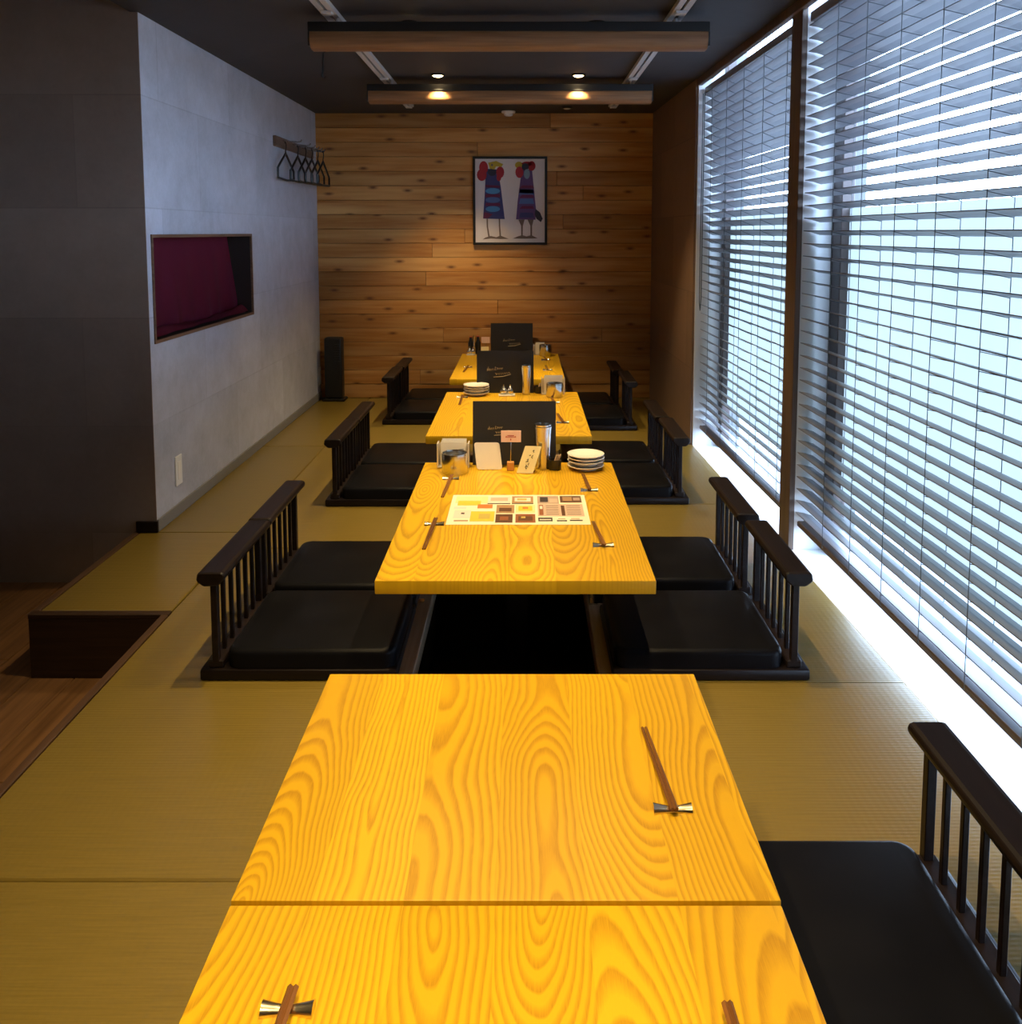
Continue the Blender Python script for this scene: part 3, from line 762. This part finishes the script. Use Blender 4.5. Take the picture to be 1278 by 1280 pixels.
# cruets
def cruets(x, y, s, where):
    t = thing('cruet_tray', 'small white tray ' + where, 'tray', (x, y, TZ), 0, 'white trays')
    part('tray', t, M['white'], lambda b: box(b, -.047 * s, .047 * s, -.026 * s, .026 * s, 0, .009, .003, 2))
    for k, (dx, dy, sc) in enumerate(((-.018, .004, 1.0), (.019, -.002, .82))):
        c = thing('cruet', (('left' if k == 0 else 'right') + ' silver cruet on the white tray ' + where), 'cruet', (x + dx * s, y + dy * s, TZ + .0092), 0, 'silver cruets')
        part('pot', c, M['steel'], lambda b: lathe(b, [(0, 0), (.013, 0), (.020 * sc, .010), (.0225 * sc, .020), (.018 * sc, .031), (.012 * sc, .035), (0, .035)], 24), smooth=True)
        part('lid', c, M['steel'], lambda b: lathe(b, [(.013 * sc, .0352), (.011 * sc, .042), (.004, .046), (.003, .050), (.005, .054), (0, .058)], 20), smooth=True)
cruets(-.096, 4.985, 1.0, 'before the menu on the cruet table')
cruets(-.398, 6.655, .75, 'at left on the wall table')
# wall-table small things
for k, (x, hh, lab) in enumerate(((-.405, .135, 'dark slim bottle, left of the two on the wall table'), (-.350, .140, 'dark slim bottle, right of the two on the wall table'))):
    t = thing('bottle', lab, 'bottle', (x, 6.715, TZ), 0, 'dark bottles')
    part('body', t, M['blackcer'], lambda b: lathe(b, [(0, 0), (.018, 0), (.020, .004), (.020, hh * .62), (.012, hh * .8), (.010, hh * .95), (0, hh * .95)], 18), smooth=True)
    part('cap', t, M['redink'], lambda b: lathe(b, [(.011, hh * .951), (.011, hh), (0, hh)], 14), smooth=True)
tumbler(-.378, 6.690, .010, .008, .140, 'slimmest, between the bottles on the wall table')
t = thing('sign_clip', 'small pink sign on a clip left of the wall table menu', 'sign', (-.292, 6.715, TZ))
part('block', t, M['woodblock'], lambda b: box(b, -.012, .012, -.01, .01, 0, .03, .002, 1))
part('wire', t, M['steel'], lambda b: tube(b, [(0, 0, .028), (0, 0, .09)], .0018, 6))
part('sign_panel', t, M['pink'], lambda b: box(b, -.032, .032, -.002, .001, .085, .132))
card('cream_card', 'small cream card standing at left before the wall table menu', -.295, 6.660, .058, .062, .15, 0, M['cream'], .003)

# flyer
fl = thing('flyer', 'glossy printed food flyer lying flat on the wooden table', 'flyer', (-.018, 2.911, TZ))
FC = [(.86, .80, .62), (.80, .55, .06), (.70, .20, .05), (.12, .055, .03), (.40, .24, .12), (.82, .68, .60), (.46, .33, .26), (.55, .42, .10), (.30, .10, .04), (.05, .035, .03), (.62, .44, .34), (.90, .72, .35)]
fm = [plain('flyer ink %d' % i, c, .35) for i, c in enumerate(FC)]
W2, H2 = .232, .160
part('sheet', fl, fm[0], lambda b: box(b, -W2, W2, -H2, H2, 0, .0006))
def printed(b):
    z = [.0006]
    def r(x0, x1, y0, y1, c, dz=.00015):
        box(b, -W2 + x0 * 2 * W2, -W2 + x1 * 2 * W2, -H2 + y0 * 2 * H2, -H2 + y1 * 2 * H2, .0006, .0006 + dz, mat=c)
    r(.03, .27, .70, .95, 11); r(.05, .22, .62, .78, 1, .0002); r(.20, .31, .52, .66, 2, .0003); r(.16, .33, .10, .42, 1, .0002); r(.22, .30, .18, .34, 7, .0003)
    r(.04, .16, .20, .46, 5); r(.09, .115, .33, .38, 9, .0003); r(.05, .15, .10, .14, 4); r(.03, .12, .5, .58, 5)
    r(.27, .44, .70, .95, 5); r(.29, .42, .78, .90, 10, .0002); r(.27, .44, .67, .70, 9, .0002)
    r(.45, .61, .70, .95, 4); r(.47, .59, .76, .90, 5, .0002); r(.49, .56, .80, .87, 7, .0003); r(.45, .61, .67, .70, 9)
    r(.34, .47, .36, .64, 4); r(.36, .45, .42, .54, 3, .0002); r(.48, .62, .38, .64, 11); r(.50, .60, .44, .60, 1, .0002); r(.53, .57, .5, .57, 2, .0003)
    r(.34, .46, .06, .33, 3); r(.37, .43, .14, .25, 8, .0002); r(.48, .62, .06, .33, 8); r(.50, .60, .12, .26, 3, .0002); r(.52, .55, .2, .25, 7, .0003)
    r(.64, .80, .68, .96, 6); r(.66, .72, .74, .92, 9, .0002); r(.73, .79, .72, .86, 10, .0002); r(.81, .97, .72, .96, 3); r(.83, .90, .78, .92, 4, .0002); r(.91, .96, .80, .9, 6, .0002)
    r(.64, .97, .26, .67, 10); r(.65, .68, .30, .64, 8, .0002); r(.655, .675, .5, .6, 5, .0003); r(.81, .835, .28, .62, 3, .0002)
    for k in range(5): r(.70, .79, .32 + k * .07, .335 + k * .07, 9, .0002); r(.85, .95, .32 + k * .07, .335 + k * .07, 9, .0002)
    r(.64, .74, .10, .22, 9); r(.65, .73, .14, .17, 5, .0002); r(.77, .84, .10, .14, 9); r(.86, .95, .11, .15, 9); r(.78, .83, .17, .19, 4); r(.87, .93, .18, .20, 4)
part('print', fl, fm, printed)

# ------------------------------------------------------------------ picture
pc = thing('picture', 'black framed painting of two striped long legged birds on the plank wall', 'picture', (-.104, YB - .0185, 1.515))
pw, phh = .281, .332
def fr(b):
    f = .018
    box(b, -pw, pw, -.024, 0, phh - f, phh, .002, 1); box(b, -pw, pw, -.024, 0, -phh, -phh + f, .002, 1)
    box(b, -pw, -pw + f, -.024, 0, -phh + f, phh - f, .002, 1); box(b, pw - f, pw, -.024, 0, -phh + f, phh - f, .002, 1)
part('frame', pc, M['black'], fr)
part('canvas', pc, M['canvas'], lambda b: box(b, -pw + .018, pw - .018, -.010, -.002, -phh + .018, phh - .018))
cols = dict(red=(.38, .02, .03), yel=(.50, .36, .03), dk=(.03, .03, .05), navy=(.05, .05, .17), mar=(.15, .02, .07), sky=(.07, .25, .48), blue=(.08, .15, .36), leg=(.17, .12, .10), grey=(.22, .30, .36), pur=(.12, .06, .18))
pm = {k_: plain('paint ' + k_, v, .7) for k_, v in cols.items()}; pk = list(pm)
def PC(u, v): return ((u - 715) / 1278 * .140 * 1278 / 1278 * 4.27, (645 - v) / 1278 * .140 * 4.87)
# crop pixels -> metres on the picture: 300..1130 across = .562 m, 155..1145 down = .664 m
def PC(u, v): return ((u - 715) / 830 * .562, (650 - v) / 990 * .664)
def paint(b, poly, c, lvl=1): prism(b, [PC(*p) for p in poly], lambda p, q, tt: (p, tt, q), -.010 - .0006 * lvl, -.010 + .0002, pk.index(c))
def oval(cx, cy, rx, ry, n=14): return [(cx + rx * math.cos(2 * PI * i / n), cy + ry * math.sin(2 * PI * i / n)) for i in range(n)]
def bird1(b):
    paint(b, [(455, 290), (580, 300), (612, 500), (655, 855), (412, 850), (430, 600), (440, 400)], 'navy', 1)
    paint(b, oval(420, 280, 50, 75), 'red', 2); paint(b, oval(400, 360, 55, 68), 'red', 3); paint(b, oval(605, 330, 45, 65), 'red', 2); paint(b, oval(590, 390, 26, 40), 'red', 3)
    paint(b, [(470, 225), (560, 205), (640, 240), (620, 270), (560, 265), (540, 300), (490, 290)], 'yel', 4); paint(b, oval(515, 330, 48, 42), 'dk', 3)
    paint(b, oval(515, 250, 12, 14), 'leg', 5)
    for y0, c in ((540, 'sky'), (640, 'blue'), (742, 'sky')): paint(b, oval(522, y0, 82, 33), c, 2)
    for y0 in (592, 690): paint(b, [(440, y0 - 17), (600, y0 - 17), (606, y0 + 17), (436, y0 + 17)], 'mar', 2)
    paint(b, [(425, 775), (520, 800), (470, 845), (415, 845)], 'mar', 2); paint(b, [(440, 470), (600, 480), (602, 505), (438, 498)], 'mar', 2)
    for (x0, x1) in ((458, 478), (595, 605)): paint(b, [(x0 - 8, 852), (x0 + 8, 852), (x0 + 10, 940), (x1 + 9, 1055), (x1 - 9, 1055), (x0 - 6, 940)], 'leg', 1)
    paint(b, [(405, 1085), (440, 1062), (500, 1045), (560, 1060), (605, 1040), (700, 1078), (600, 1080), (500, 1074)], 'leg', 1)
def bird2(b):
    paint(b, [(850, 300), (960, 300), (975, 450), (1005, 740), (1000, 862), (782, 858), (800, 650), (830, 420)], 'pur', 1)
    paint(b, oval(955, 260, 45, 55), 'red', 2); paint(b, oval(820, 330, 45, 65), 'red', 2); paint(b, oval(815, 250, 45, 38), 'yel', 1)
    paint(b, oval(885, 270, 40, 40), 'dk', 3); paint(b, oval(903, 350, 34, 55), 'grey', 4); paint(b, oval(905, 235, 60, 24), 'red', 2)
    for y0, c in ((540, 'pur'), (550, 'blue'), (655, 'blue'), (810, 'navy')): paint(b, [(830, y0 - 28), (970, y0 - 28), (985, y0 + 28), (815, y0 + 28)], c, 2)
    for y0 in (492, 598, 722): paint(b, [(850, y0 - 15), (970, y0 - 15), (985, y0 + 17), (820, y0 + 17)], 'mar', 3)
    paint(b, [(1000, 740), (1050, 780), (1080, 850), (1060, 890), (1010, 850), (990, 800)], 'dk', 3)
    for (x0, x1) in ((848, 848), (950, 952)): paint(b, [(x0 - 40, 860), (x0 + 30, 860), (x1 + 10, 930), (x1 + 9, 1050), (x1 - 9, 1050), (x1 - 10, 930)], 'leg', 1)
    paint(b, [(745, 1075), (800, 1050), (850, 1036), (900, 1050), (955, 1036), (1025, 1072), (900, 1076)], 'leg', 1)
part('painted_bird', pc, list(pm.values()), bird1); part('painted_bird', pc, list(pm.values()), bird2)

# ------------------------------------------------------------------ wall things
def outlet(y, z, hw, hh, label):
    t = thing('wall_outlet', label, 'outlet', (XL + .0005, y, z), 0, 'wall outlets')
    part('cover_plate', t, M['plate'], lambda b: box(b, 0, .007, -hw, hw, -hh, hh, .002, 1))
    part('socket', t, M['paper'], lambda b: box(b, .007, .009, -hw * .45, hw * .45, -hh * .6, hh * .6, .0008, 1))
outlet(3.935, .205, .036, .068, 'white outlet plate low on the left wall near its end')
outlet(6.72, .18, .036, .068, 'white outlet plate low on the left wall in the far corner')
# hook rail
hr = thing('hook_rail', 'brown wooden hook rail high on the left wall', 'hook rail', (XL, 6.11, 1.85))
part('board', hr, M['hrail'], lambda b: box(b, .0005, .020, -.50, .50, -.033, .033, .003, 1))
HY = [-.34, -.10, .04, .15, .25, .34]
for yy in HY:
    part('hook', hr, M['steel'], lambda b: tube(b, [(.020, yy, .016), (.045, yy, .012), (.110, yy, .006), (.135, yy, .010), (.140, yy, .022)], .005, 6))
# hangers
hnames = ['black plastic hanger, nearest and most separate of the row under the rail', 'second black hanger from the near end of the rail', 'third black hanger from the near end of the rail', 'fourth black hanger, in the crowded part of the row', 'fifth black hanger, next to last toward the corner', 'last black hanger, closest to the plank wall corner']
for k, yy in enumerate(HY):
    xo = .036 + .0175 * k
    o = part('coat_hanger', None, M['hanger'], lambda b: (
        tube(b, [(0, .0, -.075), (0, 0, -.045), (0, .018, -.025), (0, .020, -.005), (0, .010, .012), (0, -.006, .012), (0, -.014, .002)], .0035, 6),
        tube(b, [(0, -.19, -.225), (0, -.19, -.165), (0, -.09, -.11), (0, 0, -.062), (0, .09, -.11), (0, .19, -.165), (0, .19, -.225), (0, 0, -.232), (0, -.19, -.225)], .0075, 6)),
        smooth=True, loc=(XL + xo, 6.11 + yy, 1.85 - .004), rot=(0, 0, 0))
    tag(o, hnames[k], 'coat hanger', 'black coat hangers')
# black appliance in the corner
t = thing('floor_appliance', 'slim black upright unit standing in the far left corner', 'appliance', (-1.442, 6.68, 0))
part('foot', t, M['black'], lambda b: box(b, -.085, .085, -.06, .06, 0, .02, .006, 2))
part('body', t, M['black'], lambda b: box(b, -.068, .066, -.05, .05, .02, .485, .016, 3), smooth=True)
part('vent_panel', t, M['blackcer'], lambda b: [box(b, .012, .052, -.054, -.050, .30 + .018 * k, .310 + .018 * k) for k in range(8)])

# ------------------------------------------------------------------ ceiling things
for x0, x1, lab in ((-.752, -.800, 'left white lighting track on the dark ceiling'), (.620, .622, 'right white lighting track on the dark ceiling')):
    t = thing('ceiling_track', lab, 'track', (0, 0, CZ), 0, 'white ceiling tracks')
    def tr(b, o0, o1, z0):
        A = [(x0 + o0, -.4), (x0 + o1, -.4), (x1 + o1, 6.30), (x1 + o0, 6.30)]
        prism(b, A, lambda p, q, tt: (p, q, tt), z0, -.0005)
    part('flange', t, M['rail'], lambda b: tr(b, -.030, -.006, -.020)); part('flange', t, M['rail'], lambda b: tr(b, .006, .030, -.020))
    part('groove', t, M['black'], lambda b: tr(b, -.006, .006, -.010))
    for yy in (3.60, 5.12, 6.26):
        xm = x0 + (x1 - x0) * (yy + .4) / 6.7
        part('bracket', t, M['rail'], lambda b: (box(b, xm - .022, xm + .022, yy - .02, yy + .02, -.032, -.020, .002, 1)))
def lamp_beam(x0, x1, y, lab):
    t = thing('ceiling_beam', lab, 'beam', ((x0 + x1) / 2, y, 2.02), 0, 'hanging wooden ceiling beams')
    hx = (x1 - x0) / 2
    part('black_channel', t, M['black'], lambda b: (box(b, -hx, hx, 0, .11, .066, .104, .002, 1), box(b, -hx, -hx + .006, .004, .106, .01, .066), box(b, hx - .006, hx, .004, .106, .01, .066)))
    def fc(b):
        sec = [(.006, .066), (.003, .05), (.004, .03), (.010, .014), (.020, .004), (.034, 0), (.076, 0), (.090, .004), (.100, .014), (.106, .03), (.107, .05), (.104, .066)]
        prism(b, sec, lambda p, q, tt: (tt, p, q), -hx + .0065, hx - .0065)
    part('wood_shell', t, M['beam'], fc, smooth=True, ang=35)
    for xx in (-.76, .62):
        part('hanger_bolt', t, M['rail'], lambda b: tube(b, [(xx - (x0 + x1) / 2, .055, .104), (xx - (x0 + x1) / 2, .055, .128)], .008, 8))
    return t
lamp_beam(-.872, .752, 3.655, 'nearer wooden ceiling beam with a black top, hung across the tracks')
lamp_beam(-.900, .742, 5.165, 'farther wooden ceiling beam with two lamp glows on its face')
# downlights
def downlight(x, y, label, on=True, power=LAMP, z=CZ - .0005):
    t = thing('downlight', label, 'ceiling lamp', (x, y, z), 0, 'ceiling downlights')
    part('trim_ring', t, M['black'], lambda b: lathe(b, [(.030, 0), (.040, 0), (.041, -.004), (.036, -.010), (.031, -.010), (.030, 0)], 24), smooth=True)
    part('lens', t, M['bulb'] if on else M['bulb_off'], lambda b: lathe(b, [(.0295, -.002), (.0290, -.008), (.020, -.014), (0, -.017)], 20), smooth=True)
    if on:
        l = bpy.data.lights.new('downlight_lamp', 'SPOT'); l.energy = power; l.color = WARM; l.spot_size = math.radians(87); l.spot_blend = .85; l.shadow_soft_size = .014
        o = bpy.data.objects.new('downlight_lamp', l); COL.objects.link(o); o.parent = t; o.location = (0, 0, -.024)
LY = [.12, 1.37, 2.62, 3.87, 5.115, 6.15]
where = ['above the foremost table', 'above the small second table', 'above the flyer table', 'behind the nearer ceiling beam', 'in front of the farther ceiling beam', 'between farther beam and plank wall']
for i, yy in enumerate(LY):
    for x, sd in ((-.487, 'left'), (.310, 'right')):
        yy = 6.45 if (i, sd) == (5, 'right') else LY[i]
        on = not (i == 5 and sd == 'right')
        downlight(x, yy, '%s round ceiling downlight %s' % (sd if on else 'unlit ' + sd, where[i]), on, LAMP)
downlight(-2.6, 2.0, z=2.7395, label='round ceiling downlight over the lower plank floor', on=True, power=15)
# smoke detector
t = thing('smoke_detector', 'white round smoke detector on the ceiling by the plank wall', 'detector', (-.114, 6.66, CZ - .0005))
part('base', t, M['white'], lambda b: lathe(b, [(0, 0), (.052, 0), (.052, -.010), (.046, -.016), (.0, -.016)], 24), smooth=True)
part('sensor', t, M['white'], lambda b: lathe(b, [(.034, -.0162), (.032, -.030), (.024, -.036), (0, -.038)], 20), smooth=True)
# thin ceiling hook
o = part('ceiling_hook', None, M['black'], lambda b: tube(b, [(.02, 0, 0), (0, 0, -.012), (-.004, 0, -.06), (-.004, 0, -.10), (-.010, 0, -.125), (.0, 0, -.132), (.008, 0, -.124)], .005, 6), loc=(-.985, 4.45, CZ - .001))
tag(o, 'thin black hook hanging from the ceiling left of the left track', 'hook')
